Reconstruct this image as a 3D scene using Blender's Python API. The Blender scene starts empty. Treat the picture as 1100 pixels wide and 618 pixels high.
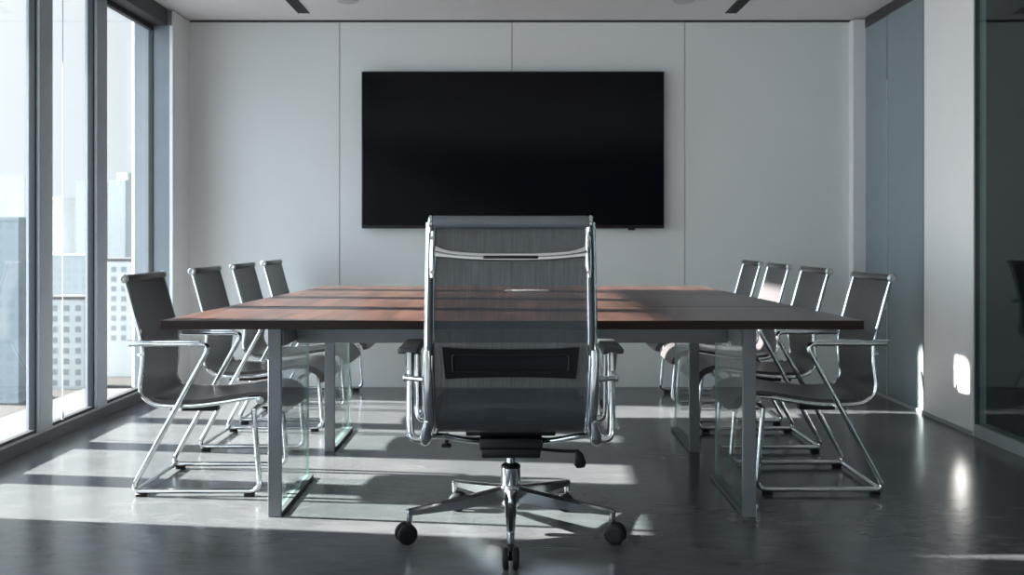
import bpy, bmesh, math, random
from mathutils import Vector, Matrix
random.seed(7)
SC = bpy.context.scene
COL = SC.collection
PI = math.pi

# ------------------------------------------------------------------ materials
def new_mat(name):
    m = bpy.data.materials.new(name)
    m.use_nodes = True
    nt = m.node_tree
    nt.nodes.clear()
    out = nt.nodes.new('ShaderNodeOutputMaterial')
    return m, nt, out

def link(nt, a, b):
    nt.links.new(a, b)

def principled(name, col, rough=0.5, metal=0.0, var=0.06, nscale=8.0, bump=0.0, bscale=60.0,
               rvar=0.0, spec=0.5, coat=0.0, stretch=None):
    m, nt, out = new_mat(name)
    b = nt.nodes.new('ShaderNodeBsdfPrincipled')
    link(nt, b.outputs[0], out.inputs[0])
    b.inputs['Roughness'].default_value = rough
    b.inputs['Metallic'].default_value = metal
    b.inputs['Specular IOR Level'].default_value = spec
    b.inputs['Coat Weight'].default_value = coat
    b.inputs['Coat Roughness'].default_value = 0.12
    tc = nt.nodes.new('ShaderNodeTexCoord')
    mp = nt.nodes.new('ShaderNodeMapping')
    if stretch:
        mp.inputs['Scale'].default_value = stretch
    link(nt, tc.outputs['Object'], mp.inputs[0])
    n = nt.nodes.new('ShaderNodeTexNoise')
    n.inputs['Scale'].default_value = nscale
    n.inputs['Detail'].default_value = 6
    link(nt, mp.outputs[0], n.inputs['Vector'])
    r = nt.nodes.new('ShaderNodeValToRGB')
    r.color_ramp.elements[0].position = 0.3
    r.color_ramp.elements[1].position = 0.7
    r.color_ramp.elements[0].color = tuple(c * (1 - var) for c in col) + (1,)
    r.color_ramp.elements[1].color = tuple(min(1, c * (1 + var)) for c in col) + (1,)
    link(nt, n.outputs['Fac'], r.inputs[0])
    link(nt, r.outputs[0], b.inputs['Base Color'])
    if rvar:
        mr = nt.nodes.new('ShaderNodeMapRange')
        mr.inputs['From Min'].default_value = 0.3
        mr.inputs['From Max'].default_value = 0.7
        mr.inputs['To Min'].default_value = max(0.02, rough - rvar)
        mr.inputs['To Max'].default_value = rough + rvar
        link(nt, n.outputs['Fac'], mr.inputs['Value'])
        link(nt, mr.outputs[0], b.inputs['Roughness'])
    if bump:
        n2 = nt.nodes.new('ShaderNodeTexNoise')
        n2.inputs['Scale'].default_value = bscale
        n2.inputs['Detail'].default_value = 4
        link(nt, mp.outputs[0], n2.inputs['Vector'])
        bp = nt.nodes.new('ShaderNodeBump')
        bp.inputs['Strength'].default_value = bump
        bp.inputs['Distance'].default_value = 0.01
        link(nt, n2.outputs['Fac'], bp.inputs['Height'])
        link(nt, bp.outputs[0], b.inputs['Normal'])
    return m

def glass_mat(name, tint, ior=1.5, rough=0.0):
    """clear pane: light goes straight through, Fresnel reflection on both faces"""
    m, nt, out = new_mat(name)
    geo = nt.nodes.new('ShaderNodeNewGeometry')
    mr = nt.nodes.new('ShaderNodeMapRange')
    mr.inputs['To Min'].default_value = ior
    mr.inputs['To Max'].default_value = 1.0 / ior
    link(nt, geo.outputs['Backfacing'], mr.inputs['Value'])
    fr = nt.nodes.new('ShaderNodeFresnel')
    link(nt, mr.outputs[0], fr.inputs['IOR'])
    tr = nt.nodes.new('ShaderNodeBsdfTransparent')
    tr.inputs[0].default_value = tint + (1,)
    gl = nt.nodes.new('ShaderNodeBsdfGlossy')
    gl.inputs['Roughness'].default_value = rough
    n = nt.nodes.new('ShaderNodeTexNoise')
    n.inputs['Scale'].default_value = 0.7
    bp = nt.nodes.new('ShaderNodeBump')
    bp.inputs['Strength'].default_value = 0.02
    bp.inputs['Distance'].default_value = 0.01
    link(nt, n.outputs['Fac'], bp.inputs['Height'])
    link(nt, bp.outputs[0], gl.inputs['Normal'])
    mx = nt.nodes.new('ShaderNodeMixShader')
    link(nt, fr.outputs[0], mx.inputs[0])
    link(nt, tr.outputs[0], mx.inputs[1])
    link(nt, gl.outputs[0], mx.inputs[2])
    link(nt, mx.outputs[0], out.inputs[0])
    return m

def mesh_fabric(name, col, see_through):
    """open-weave office mesh: fine threads with gaps between them"""
    m, nt, out = new_mat(name)
    b = nt.nodes.new('ShaderNodeBsdfPrincipled')
    b.inputs['Roughness'].default_value = 0.55
    tc = nt.nodes.new('ShaderNodeTexCoord')
    n = nt.nodes.new('ShaderNodeTexNoise')
    n.inputs['Scale'].default_value = 1.0
    mp = nt.nodes.new('ShaderNodeMapping')
    mp.inputs['Scale'].default_value = (420, 1, 12)
    link(nt, tc.outputs['Object'], mp.inputs[0])
    link(nt, mp.outputs[0], n.inputs['Vector'])
    r = nt.nodes.new('ShaderNodeValToRGB')
    r.color_ramp.elements[0].position = 0.3
    r.color_ramp.elements[1].position = 0.7
    r.color_ramp.elements[0].color = tuple(c * 0.85 for c in col) + (1,)
    r.color_ramp.elements[1].color = tuple(c * 1.15 for c in col) + (1,)
    link(nt, n.outputs['Fac'], r.inputs[0])
    link(nt, r.outputs[0], b.inputs['Base Color'])
    tr = nt.nodes.new('ShaderNodeBsdfTransparent')
    mr = nt.nodes.new('ShaderNodeMapRange')
    mr.inputs['From Min'].default_value = 0.3
    mr.inputs['From Max'].default_value = 0.7
    mr.inputs['To Min'].default_value = see_through - 0.05
    mr.inputs['To Max'].default_value = see_through + 0.05
    link(nt, n.outputs['Fac'], mr.inputs['Value'])
    mx = nt.nodes.new('ShaderNodeMixShader')
    link(nt, mr.outputs[0], mx.inputs[0])
    link(nt, b.outputs[0], mx.inputs[1])
    link(nt, tr.outputs[0], mx.inputs[2])
    link(nt, mx.outputs[0], out.inputs[0])
    return m

def wood_mat(name):
    m, nt, out = new_mat(name)
    b = nt.nodes.new('ShaderNodeBsdfPrincipled')
    link(nt, b.outputs[0], out.inputs[0])
    tc = nt.nodes.new('ShaderNodeTexCoord')
    # grain runs along the table's length
    mp = nt.nodes.new('ShaderNodeMapping')
    mp.inputs['Scale'].default_value = (38, 1.6, 30)
    link(nt, tc.outputs['Object'], mp.inputs[0])
    n = nt.nodes.new('ShaderNodeTexNoise')
    n.inputs['Scale'].default_value = 1.0
    n.inputs['Detail'].default_value = 8
    n.inputs['Distortion'].default_value = 0.6
    link(nt, mp.outputs[0], n.inputs['Vector'])
    r = nt.nodes.new('ShaderNodeValToRGB')
    r.color_ramp.elements[0].position = 0.30
    r.color_ramp.elements[0].color = (0.030, 0.016, 0.013, 1)
    r.color_ramp.elements[1].position = 0.72
    r.color_ramp.elements[1].color = (0.098, 0.051, 0.040, 1)
    link(nt, n.outputs['Fac'], r.inputs[0])
    # board-to-board tone
    br = nt.nodes.new('ShaderNodeTexBrick')
    br.inputs['Scale'].default_value = 1.0
    br.inputs['Mortar Size'].default_value = 0.0
    br.inputs['Brick Width'].default_value = 0.95
    br.inputs['Row Height'].default_value = 0.11
    br.inputs['Color1'].default_value = (0.75, 0.75, 0.75, 1)
    br.inputs['Color2'].default_value = (1.2, 1.15, 1.1, 1)
    mp2 = nt.nodes.new('ShaderNodeMapping')
    mp2.inputs['Rotation'].default_value = (0, 0, PI / 2)
    link(nt, tc.outputs['Object'], mp2.inputs[0])
    link(nt, mp2.outputs[0], br.inputs['Vector'])
    mix = nt.nodes.new('ShaderNodeMix')
    mix.data_type = 'RGBA'
    mix.blend_type = 'MULTIPLY'
    mix.inputs['Factor'].default_value = 1.0
    link(nt, r.outputs[0], mix.inputs['A'])
    link(nt, br.outputs['Color'], mix.inputs['B'])
    link(nt, mix.outputs['Result'], b.inputs['Base Color'])
    b.inputs['Roughness'].default_value = 0.30
    bp = nt.nodes.new('ShaderNodeBump')
    bp.inputs['Strength'].default_value = 0.06
    bp.inputs['Distance'].default_value = 0.004
    link(nt, n.outputs['Fac'], bp.inputs['Height'])
    link(nt, bp.outputs[0], b.inputs['Normal'])
    return m

def floor_mat(name):
    m, nt, out = new_mat(name)
    b = nt.nodes.new('ShaderNodeBsdfPrincipled')
    link(nt, b.outputs[0], out.inputs[0])
    tc = nt.nodes.new('ShaderNodeTexCoord')
    n1 = nt.nodes.new('ShaderNodeTexNoise')
    n1.inputs['Scale'].default_value = 1.3
    n1.inputs['Detail'].default_value = 9
    n1.inputs['Roughness'].default_value = 0.62
    n1.inputs['Distortion'].default_value = 0.5
    link(nt, tc.outputs['Object'], n1.inputs['Vector'])
    r = nt.nodes.new('ShaderNodeValToRGB')
    r.color_ramp.elements[0].position = 0.28
    r.color_ramp.elements[0].color = (0.067, 0.073, 0.079, 1)
    r.color_ramp.elements[1].position = 0.72
    r.color_ramp.elements[1].color = (0.113, 0.119, 0.124, 1)
    link(nt, n1.outputs['Fac'], r.inputs[0])
    # trowel scratches
    mp = nt.nodes.new('ShaderNodeMapping')
    mp.inputs['Scale'].default_value = (4, 11, 1)
    mp.inputs['Rotation'].default_value = (0, 0, 0.25)
    link(nt, tc.outputs['Object'], mp.inputs[0])
    n2 = nt.nodes.new('ShaderNodeTexNoise')
    n2.inputs['Scale'].default_value = 1.5
    n2.inputs['Detail'].default_value = 8
    n2.inputs['Distortion'].default_value = 1.2
    link(nt, mp.outputs[0], n2.inputs['Vector'])
    r2 = nt.nodes.new('ShaderNodeValToRGB')
    r2.color_ramp.elements[0].position = 0.35
    r2.color_ramp.elements[0].color = (0.86, 0.86, 0.86, 1)
    r2.color_ramp.elements[1].position = 0.7
    r2.color_ramp.elements[1].color = (1.1, 1.1, 1.1, 1)
    link(nt, n2.outputs['Fac'], r2.inputs[0])
    mix = nt.nodes.new('ShaderNodeMix')
    mix.data_type = 'RGBA'
    mix.blend_type = 'MULTIPLY'
    mix.inputs['Factor'].default_value = 1.0
    link(nt, r.outputs[0], mix.inputs['A'])
    link(nt, r2.outputs[0], mix.inputs['B'])
    link(nt, mix.outputs['Result'], b.inputs['Base Color'])
    mr = nt.nodes.new('ShaderNodeMapRange')
    mr.inputs['From Min'].default_value = 0.3
    mr.inputs['From Max'].default_value = 0.7
    mr.inputs['To Min'].default_value = 0.14
    mr.inputs['To Max'].default_value = 0.28
    link(nt, n1.outputs['Fac'], mr.inputs['Value'])
    link(nt, mr.outputs[0], b.inputs['Roughness'])
    bp = nt.nodes.new('ShaderNodeBump')
    bp.inputs['Strength'].default_value = 0.13
    bp.inputs['Distance'].default_value = 0.004
    link(nt, n2.outputs['Fac'], bp.inputs['Height'])
    link(nt, bp.outputs[0], b.inputs['Normal'])
    return m

M = {}
M['floor'] = floor_mat('polished_concrete')
M['wall'] = principled('white_wall_panel', (0.69, 0.71, 0.71), 0.5, var=0.012, nscale=2, bump=0.02, bscale=200)
M['plaster'] = principled('white_plaster', (0.72, 0.72, 0.72), 0.7, var=0.015, nscale=3, bump=0.03, bscale=150)
M['ceiling'] = principled('ceiling_paint', (0.70, 0.69, 0.69), 0.8, var=0.015, nscale=3, bump=0.02, bscale=150)
M['gap'] = principled('shadow_gap', (0.03, 0.03, 0.032), 0.8)
M['joint'] = principled('panel_joint', (0.30, 0.30, 0.31), 0.8)
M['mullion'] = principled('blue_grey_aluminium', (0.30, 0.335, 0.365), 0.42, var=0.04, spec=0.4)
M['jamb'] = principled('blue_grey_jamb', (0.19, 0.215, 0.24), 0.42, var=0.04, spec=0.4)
M['gasket'] = principled('black_gasket', (0.015, 0.018, 0.022), 0.6)
M['header'] = principled('dark_header', (0.035, 0.035, 0.038), 0.5)
M['sill'] = principled('sill_grey', (0.34, 0.35, 0.36), 0.4, var=0.05)
M['curb'] = principled('curb_dark', (0.075, 0.082, 0.09), 0.5)
M['ledge'] = principled('exterior_ledge', (0.068, 0.070, 0.072), 0.7)
M['glass'] = glass_mat('window_glass', (0.965, 0.98, 0.985))
M['pglass'] = glass_mat('partition_glass', (0.72, 0.80, 0.80), 1.6)
M['tglass'] = glass_mat('table_glass', (0.93, 0.965, 0.96))
M['gedge'] = principled('glass_edge', (0.22, 0.36, 0.345), 0.15, var=0.03)
M['frost'] = principled('back_painted_glass', (0.20, 0.245, 0.26), 0.16, var=0.02, spec=0.6)
M['alu'] = principled('satin_aluminium', (0.55, 0.57, 0.58), 0.35, 0.7, var=0.03)
M['rail'] = principled('grey_base_rail', (0.30, 0.32, 0.33), 0.45, var=0.03)
M['nearwall'] = principled('charcoal_wall', (0.10, 0.105, 0.11), 0.7, var=0.03)
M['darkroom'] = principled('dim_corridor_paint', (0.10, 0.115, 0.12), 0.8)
M['wood'] = wood_mat('walnut_veneer')
M['woodedge'] = principled('dark_walnut_edge', (0.020, 0.009, 0.008), 0.42, var=0.35, nscale=1, spec=0.2, stretch=(4, 40, 90))
M['seam'] = principled('table_seam', (0.006, 0.005, 0.005), 0.6)
M['steel'] = principled('grey_powder_steel', (0.17, 0.185, 0.20), 0.38, 0.25, var=0.05)
M['chrome'] = principled('chrome', (0.80, 0.82, 0.84), 0.07, 1.0, var=0.01)
M['polished'] = principled('polished_aluminium', (0.70, 0.72, 0.74), 0.14, 1.0, var=0.02)
M['sling'] = principled('charcoal_leather', (0.058, 0.055, 0.058), 0.33, var=0.10, nscale=30, bump=0.12, bscale=260)
M['mesh'] = mesh_fabric('grey_office_mesh', (0.034, 0.041, 0.048), 0.40)
M['meshseat'] = principled('grey_seat_fabric', (0.055, 0.064, 0.072), 0.6, var=0.14, nscale=60, bump=0.15, bscale=500)
M['roll'] = principled('grey_headroll', (0.11, 0.12, 0.13), 0.42, var=0.08, bump=0.05, bscale=200)
M['black'] = principled('black_plastic', (0.006, 0.0065, 0.0075), 0.4, var=0.1, spec=0.3)
M['lumbar'] = principled('black_lumbar', (0.004, 0.005, 0.008), 0.6, var=0.1, spec=0.12)
M['rubber'] = principled('black_rubber', (0.008, 0.008, 0.009), 0.6, var=0.1, bump=0.05, spec=0.25)
M['armpad'] = principled('arm_pad_grey', (0.035, 0.037, 0.04), 0.42, var=0.08)
M['tvframe'] = principled('tv_bezel', (0.006, 0.006, 0.008), 0.3)
M['tvscreen'] = principled('tv_screen', (0.0025, 0.003, 0.006), 0.13, spec=0.2, var=0.02)
M['slot'] = principled('black_slot', (0.006, 0.006, 0.007), 0.6)
M['silver'] = principled('silver_pen', (0.80, 0.81, 0.82), 0.3, 0.4)
M['cord'] = principled('pale_cord', (0.72, 0.73, 0.72), 0.6)
M['lens'] = principled('downlight_lens', (0.55, 0.55, 0.55), 0.4)

# ------------------------------------------------------------------ geometry helpers
def bm_box(bm, x0, x1, y0, y1, z0, z1, bevel=0.0, seg=2):
    r = bmesh.ops.create_cube(bm, size=1.0)
    vs = r['verts']
    for v in vs:
        v.co = Vector((x0 + (v.co.x + .5) * (x1 - x0), y0 + (v.co.y + .5) * (y1 - y0), z0 + (v.co.z + .5) * (z1 - z0)))
    if bevel > 0:
        es = list({e for v in vs for e in v.link_edges})
        bmesh.ops.bevel(bm, geom=es, offset=bevel, segments=seg, profile=0.5, affect='EDGES')

def catmull(pts, n=8):
    P = [Vector(p) for p in pts]
    out = []
    for i in range(len(P) - 1):
        p0 = P[i - 1] if i > 0 else P[i] * 2 - P[i + 1]
        p1, p2 = P[i], P[i + 1]
        p3 = P[i + 2] if i + 2 < len(P) else P[i + 1] * 2 - P[i]
        for k in range(n):
            t = k / n
            out.append(0.5 * ((2 * p1) + (-p0 + p2) * t + (2 * p0 - 5 * p1 + 4 * p2 - p3) * t * t + (-p0 + 3 * p1 - 3 * p2 + p3) * t ** 3))
    out.append(P[-1])
    return out

def fillet(pts, r, n=6):
    """polyline with its inner corners rounded to radius ~r"""
    P = [Vector(p) for p in pts]
    out = [P[0]]
    for i in range(1, len(P) - 1):
        a, b, c = P[i - 1], P[i], P[i + 1]
        d1, d2 = (a - b), (c - b)
        k = min(r, d1.length * .48, d2.length * .48)
        s, e = b + d1.normalized() * k, b + d2.normalized() * k
        for j in range(n + 1):
            t = j / n
            out.append((1 - t) ** 2 * s + 2 * t * (1 - t) * b + t * t * e)
    out.append(P[-1])
    return out

def bm_tube(bm, path, r, seg=12, cap=True, flat=None):
    """round tube (or oval: flat=(ra, rb), ra along the side axis) swept along a path"""
    P = [Vector(p) for p in path]
    rings = []
    prev_n = None
    for i, p in enumerate(P):
        if i == 0:
            t = P[1] - P[0]
        elif i == len(P) - 1:
            t = P[-1] - P[-2]
        else:
            t = (P[i + 1] - P[i]).normalized() + (P[i] - P[i - 1]).normalized()
        t.normalize()
        if prev_n is None:
            ref = Vector((0, 0, 1)) if abs(t.z) < 0.9 else Vector((1, 0, 0))
            nrm = (ref - t * ref.dot(t)).normalized()
        else:
            nrm = (prev_n - t * prev_n.dot(t)).normalized()
        prev_n = nrm
        bi = t.cross(nrm)
        rr = r[i] if isinstance(r, (list, tuple)) else r
        ring = []
        for k in range(seg):
            a = 2 * PI * k / seg
            ca, sa = math.cos(a), math.sin(a)
            if flat:
                ring.append(bm.verts.new(p + nrm * ca * flat[0] + bi * sa * flat[1]))
            else:
                ring.append(bm.verts.new(p + nrm * ca * rr + bi * sa * rr))
        rings.append(ring)
    for a, b in zip(rings[:-1], rings[1:]):
        for k in range(seg):
            bm.faces.new((a[k], a[(k + 1) % seg], b[(k + 1) % seg], b[k]))
    if cap:
        bm.faces.new(rings[0][::-1])
        bm.faces.new(rings[-1])

def bm_lathe(bm, prof, center=(0, 0, 0), axis='z', seg=24):
    """prof: list of (radius, height)"""
    c = Vector(center)
    rings = []
    for (r, h) in prof:
        ring = []
        for k in range(seg):
            a = 2 * PI * k / seg
            u, v = r * math.cos(a), r * math.sin(a)
            if axis == 'z':
                o = Vector((u, v, h))
            elif axis == 'y':
                o = Vector((v, h, u))
            else:
                o = Vector((h, u, v))
            ring.append(bm.verts.new(c + o))
        rings.append(ring)
    for a, b in zip(rings[:-1], rings[1:]):
        for k in range(seg):
            bm.faces.new((a[k], a[(k + 1) % seg], b[(k + 1) % seg], b[k]))
    bm.faces.new(rings[0][::-1])
    bm.faces.new(rings[-1])

def bm_sheet(bm, rows, thick):
    """grid of points (rows of equal length) thickened along the normals into a closed shell"""
    n, m = len(rows), len(rows[0])
    R = [[Vector(p) for p in row] for row in rows]
    def nrm(i, j):
        a = R[min(i + 1, n - 1)][j] - R[max(i - 1, 0)][j]
        b = R[i][min(j + 1, m - 1)] - R[i][max(j - 1, 0)]
        return a.cross(b).normalized()
    top = [[bm.verts.new(R[i][j] + nrm(i, j) * thick / 2) for j in range(m)] for i in range(n)]
    bot = [[bm.verts.new(R[i][j] - nrm(i, j) * thick / 2) for j in range(m)] for i in range(n)]
    for i in range(n - 1):
        for j in range(m - 1):
            bm.faces.new((top[i][j], top[i + 1][j], top[i + 1][j + 1], top[i][j + 1]))
            bm.faces.new((bot[i][j], bot[i][j + 1], bot[i + 1][j + 1], bot[i + 1][j]))
    for i in range(n - 1):
        bm.faces.new((top[i][0], bot[i][0], bot[i + 1][0], top[i + 1][0]))
        bm.faces.new((top[i][-1], top[i + 1][-1], bot[i + 1][-1], bot[i][-1]))
    for j in range(m - 1):
        bm.faces.new((top[0][j], top[0][j + 1], bot[0][j + 1], bot[0][j]))
        bm.faces.new((top[-1][j], bot[-1][j], bot[-1][j + 1], top[-1][j + 1]))

def obj(name, bm, mat, parent=None, smooth=True, ang=40):
    bmesh.ops.recalc_face_normals(bm, faces=bm.faces[:])
    me = bpy.data.meshes.new(name)
    bm.to_mesh(me)
    bm.free()
    mats = mat if isinstance(mat, (list, tuple)) else [mat]
    for mm in mats:
        me.materials.append(mm)
    if smooth:
        me.polygons.foreach_set('use_smooth', [True] * len(me.polygons))
        me.set_sharp_from_angle(angle=math.radians(ang))
    o = bpy.data.objects.new(name, me)
    COL.objects.link(o)
    if parent:
        o.parent = parent
    return o

def box(name, x0, x1, y0, y1, z0, z1, mat, parent=None, bevel=0.0, seg=2):
    bm = bmesh.new()
    bm_box(bm, x0, x1, y0, y1, z0, z1, bevel, seg)
    return obj(name, bm, mat, parent)

def tube(name, path, r, mat, parent=None, seg=12, flat=None):
    bm = bmesh.new()
    bm_tube(bm, path, r, seg, True, flat)
    return obj(name, bm, mat, parent)

def tag(o, label, cat, group=None):
    o['label'] = label
    o['category'] = cat
    if group:
        o['group'] = group
    return o

def thing(name, label, cat, loc=(0, 0, 0), rz=0.0, group=None):
    o = bpy.data.objects.new(name, None)
    o.empty_display_size = 0.1
    COL.objects.link(o)
    o.location = loc
    o.rotation_euler = (0, 0, rz)
    return tag(o, label, cat, group)

def struct(o):
    o['kind'] = 'structure'
    return o

def struct_empty(name):
    o = bpy.data.objects.new(name, None)
    o.empty_display_size = 0.1
    COL.objects.link(o)
    return struct(o)

def copy_tree(o, parent=None):
    c = o.copy()
    COL.objects.link(c)
    if parent:
        c.parent = parent
    for ch in o.children:
        copy_tree(ch, c)
    return c

# ------------------------------------------------------------------ room
H = 2.51            # ceiling
YB = 6.37           # back wall
YN = -2.6           # wall behind the camera
XL, XR = -2.31, 2.39
XG = -2.345         # glass line
struct(box('floor', -2.34, 5.2, YN, YB, -0.12, 0.0, M['floor']))
struct(box('ceiling', -2.45, 5.2, YN - .2, YB + .15, H, H + 0.15, M['ceiling']))

# back wall: four flat panels with open joints on a dark backing
back = struct_empty('wall_back')
box('wall_core', -2.44, 5.2, YB + .012, YB + .16, -0.12, H + .1, M['joint'], back)
seams = [-2.2 - 0.4, -1.178, 0.0, 1.182, 2.46]
for a, b in zip(seams[:-1], seams[1:]):
    box('wall_panel', a + .0022, b - .0022, YB - .006, YB + .012, 0.0, H - .014, M['wall'], back, 0.001, 1)
# left pier
struct(box('wall_left', -2.46, -2.20, 6.05, YB - .006, 0.0, H - .012, M['plaster']))
# right hand corner stub
struct(box('wall_right_corner', 2.306, 2.50, 6.29, YB - .006, 0.0, H - .012, M['plaster']))

# windows along the left
head_z0 = 2.40
mull = [5.25, 4.62, 3.99]              # mullion centres in view
MW = 0.13
def window_bay(idx, y0, y1, mullion_at=None, w=MW):
    r = struct_empty('window_%d' % idx)
    bm = bmesh.new()
    bm_box(bm, XG - .008, XG + .004, y0, y1, 0.068, head_z0 + .01)
    obj('glass_pane', bm, M['glass'], r, smooth=False)
    bm = bmesh.new()                    # dark gasket frame round the pane
    for (ya, yb) in ((y0, y0 + .012), (y1 - .012, y1)):
        bm_box(bm, XG - .014, XG + .016, ya, yb, 0.07, head_z0)
    bm_box(bm, XG - .014, XG + .016, y0, y1, 0.07, 0.086)
    bm_box(bm, XG - .014, XG + .016, y0, y1, head_z0 - .03, head_z0)
    obj('pane_gasket', bm, M['gasket'], r)
    if mullion_at is not None:
        bm = bmesh.new()
        bm_box(bm, XG - .02, XL, mullion_at - w / 2 , mullion_at + w / 2, 0.07, head_z0, 0.003, 1)
        bm_box(bm, XG - .035, XG - .02, mullion_at - w * .46, mullion_at + w * .46, 0.05, head_z0 + .05)
        obj('mullion', bm, M['mullion'], r)
    return r
JY = 6.05
win = []
edges = [JY] + mull
SOLID0, SOLID1 = 2.35, 3.45            # solid pier in front of the first window
n = 1
y_hi = JY
for m_ in mull:
    win.append(window_bay(n, m_ + MW / 2, y_hi, m_))
    y_hi = m_ - MW / 2
    n += 1
win.append(window_bay(n, SOLID1, y_hi, None))
n += 1
# far jamb beside the pier: blue grey outside, dark line at the glass
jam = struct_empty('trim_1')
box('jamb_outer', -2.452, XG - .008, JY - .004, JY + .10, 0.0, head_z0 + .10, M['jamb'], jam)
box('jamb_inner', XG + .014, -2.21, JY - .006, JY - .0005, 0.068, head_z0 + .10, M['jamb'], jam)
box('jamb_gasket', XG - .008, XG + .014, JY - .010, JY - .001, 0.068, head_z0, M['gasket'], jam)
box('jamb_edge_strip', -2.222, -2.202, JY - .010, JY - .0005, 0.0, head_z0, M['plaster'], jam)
# header box over the windows
struct(box('trim_2', XG - .05, -2.235, SOLID1, JY - .012, head_z0, H - .001, M['header'], None, 0.004, 1))
# curb and sill
sl = struct_empty('trim_3')
box('curb_face', XG - .02, -2.325, SOLID1, JY - .012, 0.0, 0.060, M['curb'], sl)
box('sill_plate', XG - .02, -2.318, SOLID1, JY - .012, 0.060, 0.0705, M['sill'], sl, 0.002, 1)
struct(box('trim_4', -2.78, XG - .024, SOLID1 - .4, JY - .01, -0.10, 0.045, M['ledge'], None, 0.004, 1))
# solid wall pier before the first window, then glazing again behind the camera
struct(box('wall_left_pier', -2.52, -2.30, SOLID0, SOLID1, 0.0, H, M['plaster']))
ys = [-2.5, -1.55, -0.6, 0.4, 1.4, SOLID0]
for a, b in zip(ys[:-1], ys[1:]):
    window_bay(n, a + .06, b - .0, a + .03 if a > -2.4 else None, .06)
    n += 1
struct(box('trim_5', XG - .05, -2.235, YN, SOLID0, head_z0, H - .001, M['header']))
struct(box('trim_6', XG - .02, -2.318, YN, SOLID0, 0.0, 0.0705, M['sill']))
# unseen sun blocker, added outside to shade the right half of the table
sh = struct_empty('trim_7')
SHY0, SHY1 = 2.2, 5.60
box('sun_blocker_blade', -3.50, -3.46, SHY0, SHY1, 1.952 + 1.13 * .423, 2.95, M['mullion'], sh)
for yy in (2.4, 3.4):
    box('sun_blocker_bracket', -3.46, -2.36, yy, yy + .05, 2.70, 2.76, M['mullion'], sh)
box('outer_facade', -2.52, -2.40, YN, YB + .1, H + .0, 3.4, M['mullion'], sh)

# wall behind the camera
struct(box('wall_near', -2.6, 5.2, YN - .15, YN, -0.12, H + .1, M['nearwall']))

# right side: back-painted glass, white column, clear glass, base rail, header
pw = struct_empty('wall_right_glass')
box('glass_panel', XR, XR + .03, 5.935, 6.29, 0.0, 2.44, M['frost'], pw)
box('glass_panel', XR, XR + .03, 5.40, 5.925, 0.0, 2.44, M['frost'], pw)
box('panel_edge_strip', XR - .002, XR + .03, 5.925, 5.935, 0.0, 2.03, M['alu'], pw)
box('panel_header', XR - .005, XR + .05, 5.40, 6.29, 2.44, H - .001, M['header'], pw)
box('panel_jamb', XR - .004, XR + .05, 5.385, 5.402, 0.0, 2.44, M['curb'], pw)
struct(box('wall_right_column', XR - .006, XR + .06, 4.81, 5.385, 0.0, H - .001, M['plaster']))
struct(box('baseboard_right', XR - .010, XR - .005, 4.82, 6.29, 0.0, 0.022, M['rail']))
pg = struct_empty('window_20')
box('partition_pane', XR + .004, XR + .016, -2.55, 4.800, 0.06, 2.44, M['pglass'], pg)
box('pane_base_rail', XR - .004, XR + .07, -2.55, 4.81, 0.0, 0.062, M['rail'], pg)
box('pane_head_rail', XR - .004, XR + .07, -2.55, 4.81, 2.44, H - .001, M['header'], pg)
box('pane_side_rail', XR - .002, XR + .022, 4.800, 4.8095, 0.06, 2.44, M['curb'], pg)
struct(box('wall_right_corridor', 5.0, 5.15, YN, YB, 0.0, H, M['darkroom']))
struct(box('wall_back_corridor', 2.62, 5.0, YB - .03, YB - .007, 0.0, H, M['darkroom']))

# ceiling joint, slots, downlights
struct(box('trim_8', -2.2, 2.306, YB - .012, YB - .002, H - .013, H - .001, M['gap']))
def ceiling_slot(x, label):
    t = thing('ceiling_slot_diffuser', label, 'air vent', (x, 4.2, H), 0, 'slot diffusers in the ceiling')
    box('slot_tray', -.034, .034, -1.95, 1.95, -.004, -.0002, M['slot'], t)
    bm = bmesh.new()
    for dx in (-.034, .0, .034):
        bm_box(bm, dx - .0025, dx + .0025, -1.95, 1.95, -.007, -.0003)
    obj('slot_blade', bm, M['slot'], t)
    return t
ceiling_slot(-1.375, 'black slot diffuser in the ceiling on the window side')
ceiling_slot(1.445, 'black slot diffuser in the ceiling on the glass partition side')
def downlight(x, label):
    t = thing('ceiling_downlight', label, 'ceiling light', (x, 5.83, H), 0, 'recessed ceiling downlights')
    bm = bmesh.new()
    bm_lathe(bm, [(.045, -.0004), (.066, -.0004), (.067, -.005), (.060, -.009), (.046, -.004)])
    obj('trim_ring', bm, M['alu'], t)
    bm = bmesh.new()
    bm_lathe(bm, [(.045, -.0005), (.045, -.003), (.02, -.0045)])
    obj('lens', bm, M['lens'], t)
downlight(-1.03, 'round recessed downlight at top edge, left of the screen')
downlight(1.075, 'round recessed downlight at top edge, right of the screen')

# ------------------------------------------------------------------ wall screen
tv = thing('wall_screen', 'large black wall mounted flat screen on the back wall', 'television', (0.006, YB - .006, 1.085))
TW, TH = 1.025, 1.065
box('screen_body', -TW, TW, -.062, -.022, 0, TH, M['tvframe'], tv, 0.004, 2)
box('display', -TW + .008, TW - .008, -.0635, -.0605, .022, TH - .008, M['tvscreen'], tv)
box('wall_bracket', -.35, .35, -.022, -.0005, .25, TH - .25, M['black'], tv, 0.003, 1)
bm = bmesh.new()
bm_box(bm, .78, .83, -.058, -.036, -.012, .004, .004, 2)
obj('sensor', bm, M['tvframe'], tv)

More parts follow.
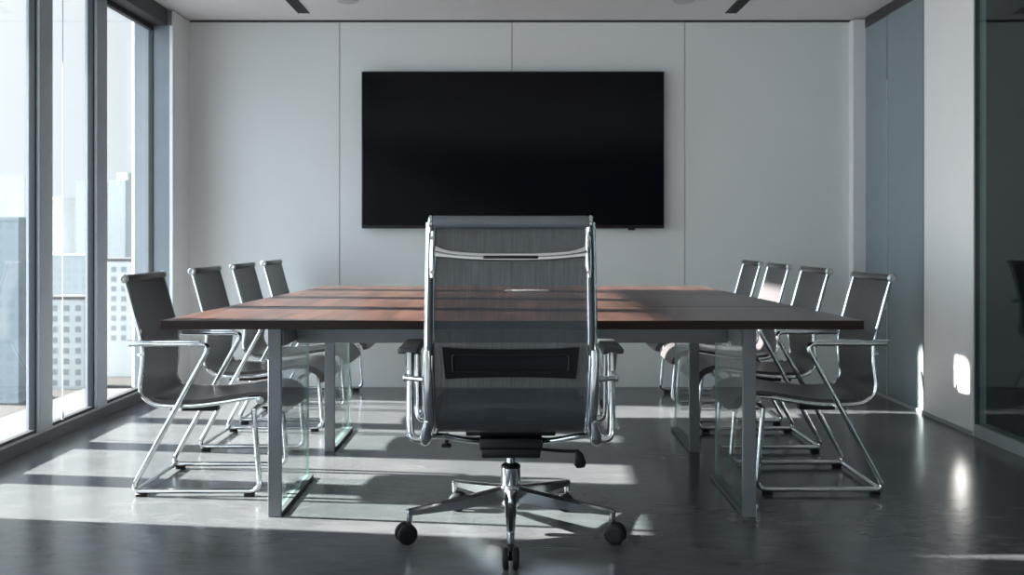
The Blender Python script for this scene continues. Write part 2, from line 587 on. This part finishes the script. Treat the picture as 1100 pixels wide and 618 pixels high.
# ------------------------------------------------------------------ table
TX, TXF, TY0, TY1, TZ = 1.22, 1.11, 3.226, 5.50, 0.74
def thw(y):
    return TX + (TXF - TX) * (y - TY0) / (TY1 - TY0)   # top narrows slightly towards the screen
TT = 0.031
tb = thing('conference_table', 'long dark walnut conference table with steel and glass legs', 'table', (0, 0, 0))
segs = [TY0, 3.87, 4.70, TY1]
for i in range(3):
    a, b = segs[i], segs[i + 1]
    bm = bmesh.new()
    bm_box(bm, -TX, TX, a + (.006 if i else 0), b - (.006 if i < 2 else 0), TZ - TT, TZ, 0.0015, 1)
    for v in bm.verts:
        v.co.x *= thw(v.co.y) / TX
    for f in bm.faces:
        f.normal_update()
        f.material_index = 0 if f.normal.z > .5 else 1
    o = obj('tabletop', bm, [M['wood'], M['woodedge']], tb, smooth=False)
for s in segs[1:-1]:
    box('joint_strip', -thw(s) + .004, thw(s) - .004, s - .006, s + .006, TZ - TT, TZ - .005, M['seam'], tb)
AZ0 = 0.617
for sx in (-1, 1):
    xa, xb = sorted((sx * .84, sx * .885))
    box('side_beam', xa, xb, 3.43, 5.28, AZ0 + .01, TZ - TT, M['steel'], tb, 0.002, 1)
for yy in (3.62, 5.10):
    box('cross_beam', -.84, .84, yy, yy + .045, AZ0, TZ - TT, M['steel'], tb, 0.002, 1)
for sx in (-1, 1):
    for (ya, yb) in ((3.417, 3.98), (4.45, 4.97)):
        bm = bmesh.new()
        xa, xb = sorted((sx * .848, sx * .896))
        bm_box(bm, xa, xb, ya, ya + .016, 0.0, TZ - TT, 0.0015, 1)
        lf = obj('leg', bm, M['steel'], tb)
        box('floor_rail', xa, xb, ya + .016, yb, 0.0, 0.014, M['curb'], lf, 0.0015, 1)
        bm = bmesh.new()
        xm = sx * .872
        bm_box(bm, xm - .0045, xm + .0045, ya + .0165, yb - .004, 0.0145, AZ0 + .0095)
        for f in bm.faces:
            f.normal_update()
            f.material_index = 0 if abs(f.normal.x) > .5 else 1
        obj('glass_panel', bm, [M['tglass'], M['gedge']], lf, smooth=False)

# pen on the table, seen through the chair mesh
pn = thing('pen', 'slim silver pen lying on the table, seen through the mesh chair back', 'pen', (.09, 4.86, TZ + .0072), math.radians(-4))
bm = bmesh.new(); bm_lathe(bm, [(.005, -.092), (.007, -.088), (.007, .095), (.006, .102)], axis='x', seg=14)
obj('barrel', bm, M['silver'], pn)
bm = bmesh.new(); bm_lathe(bm, [(.0012, -.130), (.0070, -.093), (.006, -.090)], axis='x', seg=14)
obj('tip', bm, M['silver'], pn)
bm = bmesh.new(); bm_box(bm, .045, .104, -.002, .002, .0085, .0105, .0004, 1); bm_box(bm, .096, .104, -.002, .002, .0035, .0105)
obj('clip', bm, M['chrome'], pn)

# ------------------------------------------------------------------ cantilever conference chairs
U0 = 0.30
PROF = [(0.0, .863), (.022, .785), (.045, .70), (.062, .64), (.071, .585), (.071, .53), (.066, .475), (.062, .43), (.075, .392),
        (.108, .366), (.155, .355), (.23, .354), (.31, .358), (.40, .370), (.48, .383), (.535, .388), (.568, .383), (.602, .368), (.625, .342), (.632, .318)]
HW = 0.20
def make_conf_chair():
    t = thing('conference_chair', 'x', 'chair', (0, 0, 0), 0, 'cantilever chairs along the table sides')
    prof = catmull([(u - U0, 0, z) for u, z in PROF], 5)
    nb = 9 * 5                       # profile points belonging to the back
    # outward side of the sling faces the sitter: keep a slight hollow across the width
    def rows(pts, w=HW - .008):
        R = []
        for i, p in enumerate(pts):
            row = []
            for j in range(9):
                v = -1 + 2 * j / 8
                row.append((p.x - .006 * (1 - v * v), v * w, p.z - .008 * (1 - v * v)))
            R.append(row)
        return R
    bm = bmesh.new(); bm_sheet(bm, rows(prof[:nb + 1]), .010)
    obj('backrest', bm, M['sling'], t)
    bm = bmesh.new(); bm_sheet(bm, [[(x, y, z + .007) for x, y, z in r_] for r_ in rows(prof[nb:])], .030)
    obj('seat', bm, M['sling'], t)
    for s in (-1, 1):
        path = [Vector((p.x, s * HW, p.z)) for p in prof[:78]]
        bm = bmesh.new(); bm_tube(bm, path, .008, 10, True, (.0085, .005))
        obj('side_rail', bm, M['chrome'], t)
    # roll at the top with chrome caps
    bm = bmesh.new()
    bm_lathe(bm, [(.012, -HW + .002), (.0145, -HW + .006), (.0145, HW - .006), (.012, HW - .002)], (-U0, 0, .863), 'y', 18)
    rl = obj('top_roll', bm, M['sling'], t)
    for s in (-1, 1):
        bm = bmesh.new()
        pr = [(.010, s * (HW - .003)), (.0175, s * (HW - .002)), (.0180, s * (HW + .008)), (.012, s * (HW + .013)), (.005, s * (HW + .0105))]
        bm_lathe(bm, pr, (-U0, 0, .863), 'y', 18)
        obj('end_cap', bm, M['alu'], rl)
    # front end caps of the rails
    for s in (-1, 1):
        bm = bmesh.new()
        pr = [(.008, s * (HW - .004)), (.0145, s * (HW - .003)), (.0145, s * (HW + .009)), (.006, s * (HW + .012))]
        bm_lathe(bm, pr, (.542 - U0, 0, .380), 'y', 16)
        obj('rail_cap', bm, M['alu'], t)
    # tubular side frames: arm, slanted leg, floor runner, front leg
    W = HW + .020
    for s in (-1, 1):
        pts = [(.028 - U0, s * W, .604), (.352 - U0, s * W, .604), (.035 - U0, s * W, .021),
               (.548 - U0, s * W, .021), (.522 - U0, s * W, .345)]
        path = fillet(pts, .045, 7)
        bm = bmesh.new(); bm_tube(bm, path, .0105, 12)
        bm_tube(bm, [(.522 - U0, s * (W + .004), .342), (.522 - U0, s * (HW - .04), .346)], .010, 10)
        fr = obj('leg_frame', bm, M['chrome'], t)
        for ux in (.075, .505):
            bm = bmesh.new()
            bm_box(bm, ux - .020 - U0, ux + .020 - U0, s * W - .012, s * W + .012, 0.0, .0125, .003, 1)
            obj('foot_pad', bm, M['rubber'], fr)
        # flat arm cap and a bolt where the arm meets the back rail
        bm = bmesh.new()
        bm_tube(bm, fillet([(.020 - U0, s * W, .6155), (.31 - U0, s * W, .6155)], .01), .006, 10, True, (.005, .0125))
        obj('arm_cap', bm, M['chrome'], fr)
        bm = bmesh.new()
        bm_tube(bm, [(.062 - U0, s * (W + .002), .604), (.068 - U0, s * (HW - .012), .604)], .0085, 10)
        obj('arm_bolt', bm, M['chrome'], fr)
        bm = bmesh.new()
        bm_tube(bm, [(.060 - U0, s * (HW + .009), .560), (.060 - U0, s * (HW - .004), .560)], .006, 10)
        obj('rail_bolt', bm, M['chrome'], t)
    bm = bmesh.new()
    bm_tube(bm, [(.055 - U0, -W, .021), (.055 - U0, W, .021)], .0095, 12)
    obj('floor_crossbar', bm, M['chrome'], t)
    bm = bmesh.new()
    bm_tube(bm, [(.225 - U0, -W, .345), (.225 - U0, W, .345)], .009, 10)
    obj('seat_crossbar', bm, M['chrome'], t)
    bm = bmesh.new()
    bm_tube(bm, [(.522 - U0, -HW, .345), (.522 - U0, HW, .345)], .009, 10)
    obj('seat_crossbar', bm, M['chrome'], t)
    for s in (-1, 1):
        bm = bmesh.new()
        bm_box(bm, .17 - U0, .36 - U0, s * .15 - .018, s * .15 + .018, .328, .350, .003, 1)
        obj('seat_bracket', bm, M['black'], t)
    return t

LX, RX = -1.547 + U0, 1.525 - U0
chairs = []
left_y = [3.715, 4.50, 5.15, 5.80]
right_y = [3.74, 4.48, 5.12, 5.71]
llab = ['grey chrome-framed chair on the window side, nearest the camera',
        'grey chrome-framed chair on the window side of the table, second from the front',
        'grey chrome-framed chair on the window side, third from the front',
        'grey chrome-framed chair on the window side, last before the back wall']
rlab = ['grey chrome-framed chair on the glass partition side, nearest the camera',
        'grey chrome-framed chair on the partition side, second from the front',
        'grey chrome-framed chair on the partition side, third from the front',
        'grey chrome-framed chair on the partition side, last before the back wall']
proto = make_conf_chair()
for i, y in enumerate(left_y):
    c = proto if i == 0 else copy_tree(proto)
    c.location = (LX, y + HW, 0)
    c['label'] = llab[i]
for i, y in enumerate(right_y):
    c = copy_tree(proto)
    c.location = (RX, y + HW, 0)
    c.rotation_euler = (0, 0, PI)
    c['label'] = rlab[i]

# ------------------------------------------------------------------ executive swivel chair
EX, EY = -0.004, 3.235
ex = thing('executive_chair', 'high-backed grey mesh swivel chair at the table head, back to camera', 'chair', (EX, EY, 0))
def yy(v):
    return v - EY
BPROF = [(2.905, 1.075), (2.902, 1.02), (2.896, .95), (2.888, .86), (2.884, .77), (2.886, .68), (2.896, .60), (2.914, .52), (2.936, .457),
         (2.968, .417), (3.02, .400), (3.10, .404), (3.20, .418), (3.30, .436), (3.38, .444), (3.43, .440), (3.455, .415)]
BW = [.236, .237, .238, .239, .240, .241, .241, .240, .238, .237, .237, .238, .240, .242, .243, .243, .243]
bp = catmull([(w, yy(y), z) for (y, z), w in zip(BPROF, BW)], 5)
nb = 9 * 5
def brows(pts):
    R = []
    for p in pts:
        row = []
        for j in range(13):
            v = -1 + 2 * j / 12
            row.append((v * p.x, p.y, p.z))
        R.append(row)
    return R
def bend(rows):
    out = []
    for row in rows:
        out.append([(x, y + .012 * (1 - (x / .24) ** 2) * (1 if z > .5 else 0), z) for x, y, z in row])
    return out
bm = bmesh.new(); bm_sheet(bm, bend(brows(bp[:51])), .004)
obj('backrest', bm, M['mesh'], ex)
bm = bmesh.new(); bm_sheet(bm, [[(x, y + .006, z + .016) for x, y, z in r_] for r_ in brows(bp[46:])], .026)
obj('seat', bm, M['meshseat'], ex)
for s in (-1, 1):
    path = [Vector((s * (p.x + .012), p.y, p.z)) for p in bp[:-6]]
    bm = bmesh.new(); bm_tube(bm, path, .012, 12, True, (.0165, .0115))
    rl = obj('back_rail', bm, M['chrome'], ex)
    # dark fabric channel let into the rail
    path2 = [Vector((s * (p.x + .010), p.y - .0085, p.z)) for p in bp[3:27]]
    bm = bmesh.new(); bm_tube(bm, path2, .005, 10, True, (.0095, .0060))
    obj('rail_channel', bm, M['armpad'], rl)
    # thicker cast sleeve on the lower rail
    path3 = [Vector((s * (p.x + .018), p.y - .004, p.z)) for p in bp[25:46]]
    rr = [.0135 + .004 * math.sin(PI * i / (len(path3) - 1)) for i in range(len(path3))]
    bm = bmesh.new(); bm_tube(bm, path3, rr, 14)
    obj('rail_sleeve', bm, M['polished'], rl)
# head roll
bm = bmesh.new()
bm_lathe(bm, [(.014, -.247), (.0185, -.242), (.0195, -.235), (.0188, -.1), (.0188, .1), (.0195, .235), (.0185, .242), (.014, .247)], (0, yy(2.902), 1.077), 'x', 24)
hr = obj('head_roll', bm, M['roll'], ex)
for s in (-1, 1):
    bm = bmesh.new()
    bm_lathe(bm, [(.012, s * .2435), (.0205, s * .2445), (.0205, s * .252), (.016, s * .2555), (.006, s * .254)], (0, yy(2.902), 1.077), 'x', 24)
    obj('end_cap', bm, M['polished'], hr)
# crossbar with flared brackets
zc = .972
path, rad = [], []
for k in range(25):
    v = -1 + 2 * k / 24
    e = abs(v)
    path.append((v * .238, yy(2.868 + .016 * e ** 6), zc - .004 + .016 * e ** 3))
    rad.append(.0125 + .010 * max(0, e - .75) * 4 * max(0, e - .75) * 4)
bm = bmesh.new(); bm_tube(bm, path, rad, 16)
for v in bm.verts:
    v.co.y = yy(2.872) + (v.co.y - yy(2.872)) * .55
cb = obj('crossbar', bm, M['chrome'], ex)
box('crossbar_inset', -.085, .085, yy(2.856), yy(2.8635), zc - .009, zc + .001, M['black'], cb, .003, 2)
for s in (-1, 1):
    bm = bmesh.new()
    bm_tube(bm, [(s * .240, yy(2.885), zc + .075), (s * .239, yy(2.878), zc + .02), (s * .240, yy(2.876), zc - .03), (s * .243, yy(2.873), zc - .068)],
            [.007, .012, .012, .007], 12)
    for dz in (.055, -.05):
        bm_lathe(bm, [(.0065, -.010), (.0065, -.004), (.004, .004)], (s * .241, yy(2.872), zc + dz), 'y', 12)
    obj('bracket', bm, M['chrome'], cb)
# lumbar pad behind the mesh
bm = bmesh.new()
rows_ = []
for i in range(9):
    z = .592 + .098 * i / 8
    row = []
    for j in range(17):
        v = -1 + 2 * j / 16
        row.append((v * (.212 - .010 * (1 - i / 8)), yy(2.872 + .012 * (1 - v * v) + .006 * abs(i / 8 - .5)), z - .008 * (1 - abs(v) ** 3) * (1 if i > 4 else -0.5)))
    rows_.append(row)
bm_sheet(bm, rows_, .016)
lp = obj('lumbar_pad', bm, M['lumbar'], ex)
bm = bmesh.new()
bm_tube(bm, fillet([(-.178, yy(2.8655), .615), (-.18, yy(2.8655), .668), (0, yy(2.876), .664), (.18, yy(2.8655), .668), (.178, yy(2.8655), .615), (0, yy(2.876), .613), (-.17, yy(2.866), .615)], .012), .0028, 8)
obj('pad_piping', bm, M['black'], lp)
# armrests
for s in (-1, 1):
    XA = s * .322
    pts = [(s * .262, yy(2.965), .385), (s * .318, yy(2.968), .385), (XA, yy(2.972), .43), (XA, yy(2.985), .648),
           (XA, yy(3.225), .652), (XA, yy(3.235), .44), (s * .318, yy(3.235), .395), (s * .250, yy(3.235), .405)]
    bm = bmesh.new(); bm_tube(bm, fillet(pts, .032, 6), .0125, 14)
    ar = obj('armrest', bm, M['chrome'], ex)
    # domed pad
    bm = bmesh.new()
    bm_box(bm, s * .326 - .034, s * .326 + .034, yy(2.95), yy(3.215), .664, .686, .0095, 4)
    for v in bm.verts:
        v.co.z -= 4.0 * (v.co.x - s * .326) ** 2 + .35 * max(0, abs(v.co.y - yy(3.08)) - .09) ** 2 * 10
    obj('arm_pad', bm, M['armpad'], ar)
    # pad carrier, side link, bottom casting
    bm = bmesh.new()
    bm_tube(bm, [(XA, yy(2.962), .668), (XA, yy(2.968), .640), (XA, yy(2.970), .605)], [.017, .016, .0135], 14)
    obj('pad_carrier', bm, M['polished'], ar)
    bm = bmesh.new()
    bm_tube(bm, [(s * .338, yy(2.962), .582), (s * .255, yy(2.912), .582)], .0085, 12)
    bm_lathe(bm, [(.011, -.007), (.0125, -.004), (.0125, .004), (.011, .007)], (s * .334, yy(2.962), .582), 'x', 14)
    obj('side_link', bm, M['chrome'], ar)
    bm = bmesh.new()
    bm_tube(bm, catmull([(s * .262, yy(2.925), .452), (s * .268, yy(2.938), .415), (s * .270, yy(2.955), .388), (s * .275, yy(2.985), .378)], 5),
            [.010 + .009 * min(1, k / 8) for k in range(16)], 14)
    obj('arm_casting', bm, M['polished'], ar)
# under-seat structure
for s in (-1, 1):
    bm = bmesh.new()
    bm_tube(bm, fillet([(s * .258, yy(2.985), .392), (s * .225, yy(3.02), .385), (s * .13, yy(3.09), .352), (s * .06, yy(3.13), .350)], .03), .010, 12)
    obj('seat_strut', bm, M['polished'], ex)
bm = bmesh.new()
bm_box(bm, -.105, .105, yy(3.06), yy(3.34), .318, .368, .012, 2)
bm_box(bm, -.098, .098, yy(3.05), yy(3.20), .303, .335, .008, 2)
bm_box(bm, -.150, .150, yy(3.10), yy(3.32), .366, .394, .006, 2)
bm_lathe(bm, [(.028, .284), (.032, .290), (.032, .306)], (0, 0, 0), 'z', 20)
obj('tilt_mechanism', bm, M['black'], ex)
bm = bmesh.new()
bm_tube(bm, fillet([(.08, yy(3.13), .318), (.165, yy(3.12), .312), (.222, yy(3.115), .312)], .02), .0055, 10)
lv = obj('tilt_lever', bm, M['black'], ex)
bm = bmesh.new()
bm_tube(bm, [(.218, yy(3.115), .318), (.226, yy(3.115), .300), (.232, yy(3.115), .272), (.234, yy(3.115), .258)], [.007, .016, .0215, .014], 14)
for v in bm.verts:
    v.co.y = yy(3.115) + (v.co.y - yy(3.115)) * .5
obj('paddle', bm, M['black'], lv)
bm = bmesh.new()
bm_tube(bm, [(-.212, yy(3.07), .383), (-.212, yy(3.07), .345)], .007, 10)
bm_box(bm, -.228, -.196, yy(3.055), yy(3.085), .337, .347, .003, 1)
obj('height_knob', bm, M['black'], ex)
bm = bmesh.new()
bm_lathe(bm, [(.0145, .300), (.0145, .225)], seg=24)
gl = obj('gas_lift', bm, M['chrome'], ex)
bm = bmesh.new()
bm_lathe(bm, [(.018, .246), (.028, .242), (.0335, .236), (.0335, .230)], seg=28)
obj('lift_collar', bm, M['black'], gl)
bm = bmesh.new()
bm_lathe(bm, [(.0335, .230), (.0335, .170), (.030, .165)], seg=28)
obj('lift_sleeve', bm, M['polished'], gl)
bm = bmesh.new()
bm_lathe(bm, [(.030, .175), (.037, .170), (.0385, .150), (.0365, .108), (.030, .098), (.022, .094), (.020, .062), (.016, .056)], seg=28)
obj('base_hub', bm, M['polished'], ex)
RL = .338
XS = 1.06
def caster(parent, c, ang):
    """twin wheel caster; c is the point on the floor beneath the stem"""
    d = Vector((math.cos(ang), math.sin(ang), 0))      # rolling direction
    ax = Vector((-d.y, d.x, 0))
    rot = Matrix((d, ax, Vector((0, 0, 1)))).transposed().to_4x4()
    rw = .034
    bm = bmesh.new()
    for s in (-1, 1):
        pr = [(.010, s * .0065), (rw - .003, s * .0065), (rw, s * .010), (rw, s * .020), (rw - .004, s * .0245), (.020, s * .0265), (.008, s * .025)]
        bm_lathe(bm, pr, (-.012, 0, rw), 'y', 28)
    bm_lathe(bm, [(.008, -.0245), (.008, .0245)], (-.012, 0, rw), 'y', 12)
    bm_tube(bm, [(-.012, 0, rw), (-.010, 0, .058), (0, 0, .070)], [.0055, .0060, .0085], 12)
    # hood over the wheels
    for i in range(1):
        pts = [(-.012 + .030 * math.cos(a), 0, rw + .030 * math.sin(a)) for a in [0.35 + k * .2 for k in range(10)]]
        bm_tube(bm, pts, .005, 8)
    bmesh.ops.transform(bm, matrix=Matrix.Translation(c) @ rot, verts=bm.verts[:])
    return obj('caster', bm, M['rubber'], parent)
for k in range(5):
    a = -PI / 2 + k * 2 * PI / 5
    dx, dy = math.cos(a) * XS, math.sin(a)
    d = Vector((dx, dy, 0))
    side = Vector((-dy, dx, 0)).normalized()
    bm = bmesh.new()
    R = []
    # tapered cast arm, trapezoid section with a ridge
    N = 9
    rings = []
    for i in range(N):
        t = i / (N - 1)
        r0 = .026 + (RL + .006 - .026) * t
        zt = .166 - .052 * t - .010 * t * (1 - t)
        hgt = .052 * (1 - t) + .020 * t
        w = .021 * (1 - t) + .0125 * t
        p = d * (r0 / 1.0)
        ring = [p + side * (-w) + Vector((0, 0, zt - .006)), p + side * (-w * .45) + Vector((0, 0, zt)), p + side * (w * .45) + Vector((0, 0, zt)),
                p + side * w + Vector((0, 0, zt - .006)), p + side * (w * .75) + Vector((0, 0, zt - hgt)), p + side * (-w * .75) + Vector((0, 0, zt - hgt))]
        rings.append([bm.verts.new(q) for q in ring])
    for r1, r2 in zip(rings[:-1], rings[1:]):
        for q in range(6):
            bm.faces.new((r1[q], r1[(q + 1) % 6], r2[(q + 1) % 6], r2[q]))
    bm.faces.new(rings[0]); bm.faces.new(rings[-1][::-1])
    tip = d * RL
    bm_lathe(bm, [(.0115, .112), (.012, .106), (.0105, .070), (.0085, .066)], (tip.x, tip.y, 0), 'z', 16)
    leg = obj('base_leg', bm, M['polished'], ex, ang=30)
    ca = {0: PI / 2, 1: PI * .86, 2: PI * .05, 3: PI * .95, 4: PI * .14}[k]
    caster(leg, Vector((tip.x, tip.y, 0)), ca)

# thin cord hanging at the second window
cd = thing('blind_cord', 'thin pale blind cord hanging before the middle window pane', 'cord', (XG + .060, 4.735, 0.0))
bm = bmesh.new(); bm_tube(bm, [(0, 0, head_z0), (0, 0, .14)], .0022, 8)
obj('string', bm, M['cord'], cd)
bm = bmesh.new(); bm_lathe(bm, [(.002, .145), (.0055, .135), (.0065, .105), (.004, .098)], (0, 0, 0), 'z', 12)
obj('toggle', bm, M['cord'], cd)

# ------------------------------------------------------------------ city beyond the windows
GZ = -42.0
CH = 1.032
def facade_mat(name, col, win, sc=(1, 1)):
    m, nt, out = new_mat(name)
    b = nt.nodes.new('ShaderNodeBsdfPrincipled')
    b.inputs['Roughness'].default_value = 0.6
    link(nt, b.outputs[0], out.inputs[0])
    tc = nt.nodes.new('ShaderNodeTexCoord')
    sp = nt.nodes.new('ShaderNodeSeparateXYZ')
    link(nt, tc.outputs['Object'], sp.inputs[0])
    add = nt.nodes.new('ShaderNodeMath'); add.operation = 'ADD'
    link(nt, sp.outputs['X'], add.inputs[0]); link(nt, sp.outputs['Y'], add.inputs[1])
    cb = nt.nodes.new('ShaderNodeCombineXYZ')
    link(nt, add.outputs[0], cb.inputs[0]); link(nt, sp.outputs['Z'], cb.inputs[1])
    br = nt.nodes.new('ShaderNodeTexBrick')
    br.offset = 0.0
    br.inputs['Scale'].default_value = 1.0
    br.inputs['Brick Width'].default_value = 3.2 * sc[0]
    br.inputs['Row Height'].default_value = 3.4 * sc[1]
    br.inputs['Mortar Size'].default_value = 0.65
    br.inputs['Mortar Smooth'].default_value = 0.05
    br.inputs['Color1'].default_value = win + (1,)
    br.inputs['Color2'].default_value = tuple(c * 1.12 for c in win) + (1,)
    br.inputs['Mortar'].default_value = col + (1,)
    link(nt, cb.outputs[0], br.inputs['Vector'])
    link(nt, br.outputs['Color'], b.inputs['Base Color'])
    return m
FM = {  # haze is put into the facade colours, most of all on the far towers
    'far': facade_mat('far_tower_haze_tint', (0.66, 0.69, 0.71), (0.60, 0.64, 0.66)),
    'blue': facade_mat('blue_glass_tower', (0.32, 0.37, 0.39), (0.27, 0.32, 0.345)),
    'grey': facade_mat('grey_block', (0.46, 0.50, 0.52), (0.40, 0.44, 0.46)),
    'white': principled('white_block', (0.74, 0.76, 0.76), 0.7, var=0.03),
}
M['cwin'] = principled('block_window', (0.34, 0.38, 0.41), 0.3)
M['roofm'] = principled('pale_roof', (0.10, 0.10, 0.10), 0.8)
M['cground'] = principled('city_ground', (0.024, 0.022, 0.021), 0.9, var=0.25, nscale=0.05)
def building(name, px0, px1, top, D, deep, mat, label, windows=False, tower=None, roof=True):
    x0, x1 = (px0 - 550) / 1000 * D, (px1 - 550) / 1000 * (D + deep)
    zt = CH + (254 - top) / 1000 * D
    cx = (x0 + x1) / 2
    t = thing(name, label, 'building', (cx, D, GZ), 0, 'city buildings seen through the windows')
    hw = (x1 - x0) / 2
    box('facade', -hw, hw, 0, deep, 0, zt - GZ, mat, t)
    if roof:
        bm = bmesh.new()
        bm_box(bm, -hw - .2, hw + .2, -.2, deep + .2, zt - GZ, zt - GZ + .9)
        obj('parapet', bm, M['roofm'] if mat is FM['white'] else mat, t)
    if tower:
        a, b_, tz = tower
        xa, xb = (a - 550) / 1000 * D - cx, (b_ - 550) / 1000 * D - cx
        ztt = CH + (254 - tz) / 1000 * D
        box('roof_plant', xa, xb, deep * .2, deep * .7, zt - GZ, ztt - GZ, mat, t)
    if windows:
        nc = max(2, int(2 * hw / 2.9))
        for r_ in range(8):
            for c_ in range(nc):
                xx = -hw + (c_ + .5) * 2 * hw / nc
                z1 = zt - GZ - 1.6 - r_ * 3.0
                if c_ < 2:
                    yw = deep * (.28 + .44 * c_)
                    box('window', hw - .05, hw + .12, yw - .8, yw + .8, z1 - 1.6, z1, M['cwin'], t)
                box('window', xx - .75, xx + .75, -.12, .05, z1 - 1.6, z1, M['cwin'], t)
    return t
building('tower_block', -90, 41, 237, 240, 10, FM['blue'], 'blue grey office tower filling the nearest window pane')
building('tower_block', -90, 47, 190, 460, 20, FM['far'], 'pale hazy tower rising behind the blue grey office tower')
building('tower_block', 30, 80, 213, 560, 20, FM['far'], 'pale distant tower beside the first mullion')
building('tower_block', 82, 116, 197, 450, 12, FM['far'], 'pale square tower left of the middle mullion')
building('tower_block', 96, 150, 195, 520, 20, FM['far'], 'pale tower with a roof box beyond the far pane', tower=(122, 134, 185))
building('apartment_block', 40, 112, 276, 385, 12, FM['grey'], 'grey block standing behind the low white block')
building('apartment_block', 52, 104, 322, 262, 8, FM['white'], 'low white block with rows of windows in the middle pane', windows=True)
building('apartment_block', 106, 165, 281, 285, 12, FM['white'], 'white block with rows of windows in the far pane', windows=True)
struct(box('ground', -1500, 200, 20, 2500, GZ - 1, GZ, M['cground']))

# ------------------------------------------------------------------ light
SKY_BASE, SKY_SUN, SKY_FILL = 1.2, 6.8, 4.5
w = bpy.data.worlds.new('sky')
SC.world = w
w.use_nodes = True
nt = w.node_tree
nt.nodes.clear()
out = nt.nodes.new('ShaderNodeOutputWorld')
bg = nt.nodes.new('ShaderNodeBackground')
tc = nt.nodes.new('ShaderNodeTexCoord')
sp = nt.nodes.new('ShaderNodeSeparateXYZ')
rp = nt.nodes.new('ShaderNodeValToRGB')
rp.color_ramp.elements[0].position = 0.0
rp.color_ramp.elements[0].color = (0.77, 0.83, 0.86, 1)
rp.color_ramp.elements[1].position = 0.6
rp.color_ramp.elements[1].color = (0.66, 0.79, 0.92, 1)
e = rp.color_ramp.elements.new(0.22)
e.color = (0.80, 0.85, 0.88, 1)
nt.links.new(tc.outputs['Generated'], sp.inputs[0])
nt.links.new(sp.outputs['Z'], rp.inputs[0])
def lobe(direction, power, amount):
    """bright sky lobe round a direction (sun aureole, or added glow to fill the room)"""
    d = Vector(direction).normalized()
    vm = nt.nodes.new('ShaderNodeVectorMath'); vm.operation = 'DOT_PRODUCT'
    vm.inputs[1].default_value = d
    nt.links.new(tc.outputs['Generated'], vm.inputs[0])
    mx = nt.nodes.new('ShaderNodeMath'); mx.operation = 'MAXIMUM'; mx.inputs[1].default_value = 0.0
    nt.links.new(vm.outputs['Value'], mx.inputs[0])
    pw = nt.nodes.new('ShaderNodeMath'); pw.operation = 'POWER'; pw.inputs[1].default_value = power
    nt.links.new(mx.outputs[0], pw.inputs[0])
    ml = nt.nodes.new('ShaderNodeMath'); ml.operation = 'MULTIPLY'; ml.inputs[1].default_value = amount
    nt.links.new(pw.outputs[0], ml.inputs[0])
    return ml
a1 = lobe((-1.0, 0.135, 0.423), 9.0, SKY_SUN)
a2 = lobe((-0.85, -0.55, 0.30), 2.5, SKY_FILL)  # unseen glow added behind left of the camera to brighten the interior
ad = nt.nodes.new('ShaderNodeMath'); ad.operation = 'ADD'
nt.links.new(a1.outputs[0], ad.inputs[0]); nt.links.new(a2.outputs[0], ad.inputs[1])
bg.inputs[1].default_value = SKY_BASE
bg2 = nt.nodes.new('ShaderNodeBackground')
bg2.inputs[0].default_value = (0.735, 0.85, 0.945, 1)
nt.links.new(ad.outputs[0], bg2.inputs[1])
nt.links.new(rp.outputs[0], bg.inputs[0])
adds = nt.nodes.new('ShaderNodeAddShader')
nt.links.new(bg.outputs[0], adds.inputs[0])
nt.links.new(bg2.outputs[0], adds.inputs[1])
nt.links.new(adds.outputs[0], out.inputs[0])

sd = bpy.data.lights.new('sun', 'SUN')
sd.energy = 58.0
sd.angle = math.radians(0.9)
sd.color = (1.0, 0.945, 0.87)
so = bpy.data.objects.new('sun', sd)
COL.objects.link(so)
so.rotation_euler = Vector((1.0, -0.122, -0.423)).to_track_quat('-Z', 'Y').to_euler()
so.location = (-8, 4, 6)

# ------------------------------------------------------------------ camera
cam = bpy.data.cameras.new('camera')
cam.sensor_width = 36
cam.sensor_fit = 'HORIZONTAL'
cam.lens = 36 * 1000 / 1100
cam.shift_y = -55 / 1100
cam.clip_start = 0.05
cam.clip_end = 4000
cam.dof.use_dof = True
cam.dof.focus_distance = 3.2
cam.dof.aperture_fstop = 5.0
co = bpy.data.objects.new('camera', cam)
COL.objects.link(co)
co.location = (0, 0, CH)
co.rotation_euler = (PI / 2, 0, 0)
SC.camera = co

SC.view_settings.view_transform = 'Standard'
SC.view_settings.look = 'None'
SC.view_settings.exposure = 0.12
SC.view_settings.gamma = 1.0
SC.view_settings.use_curve_mapping = False
SC.cycles.max_bounces = 14
SC.cycles.diffuse_bounces = 6
SC.cycles.glossy_bounces = 6
SC.cycles.transparent_max_bounces = 24
SC.cycles.use_denoising = True
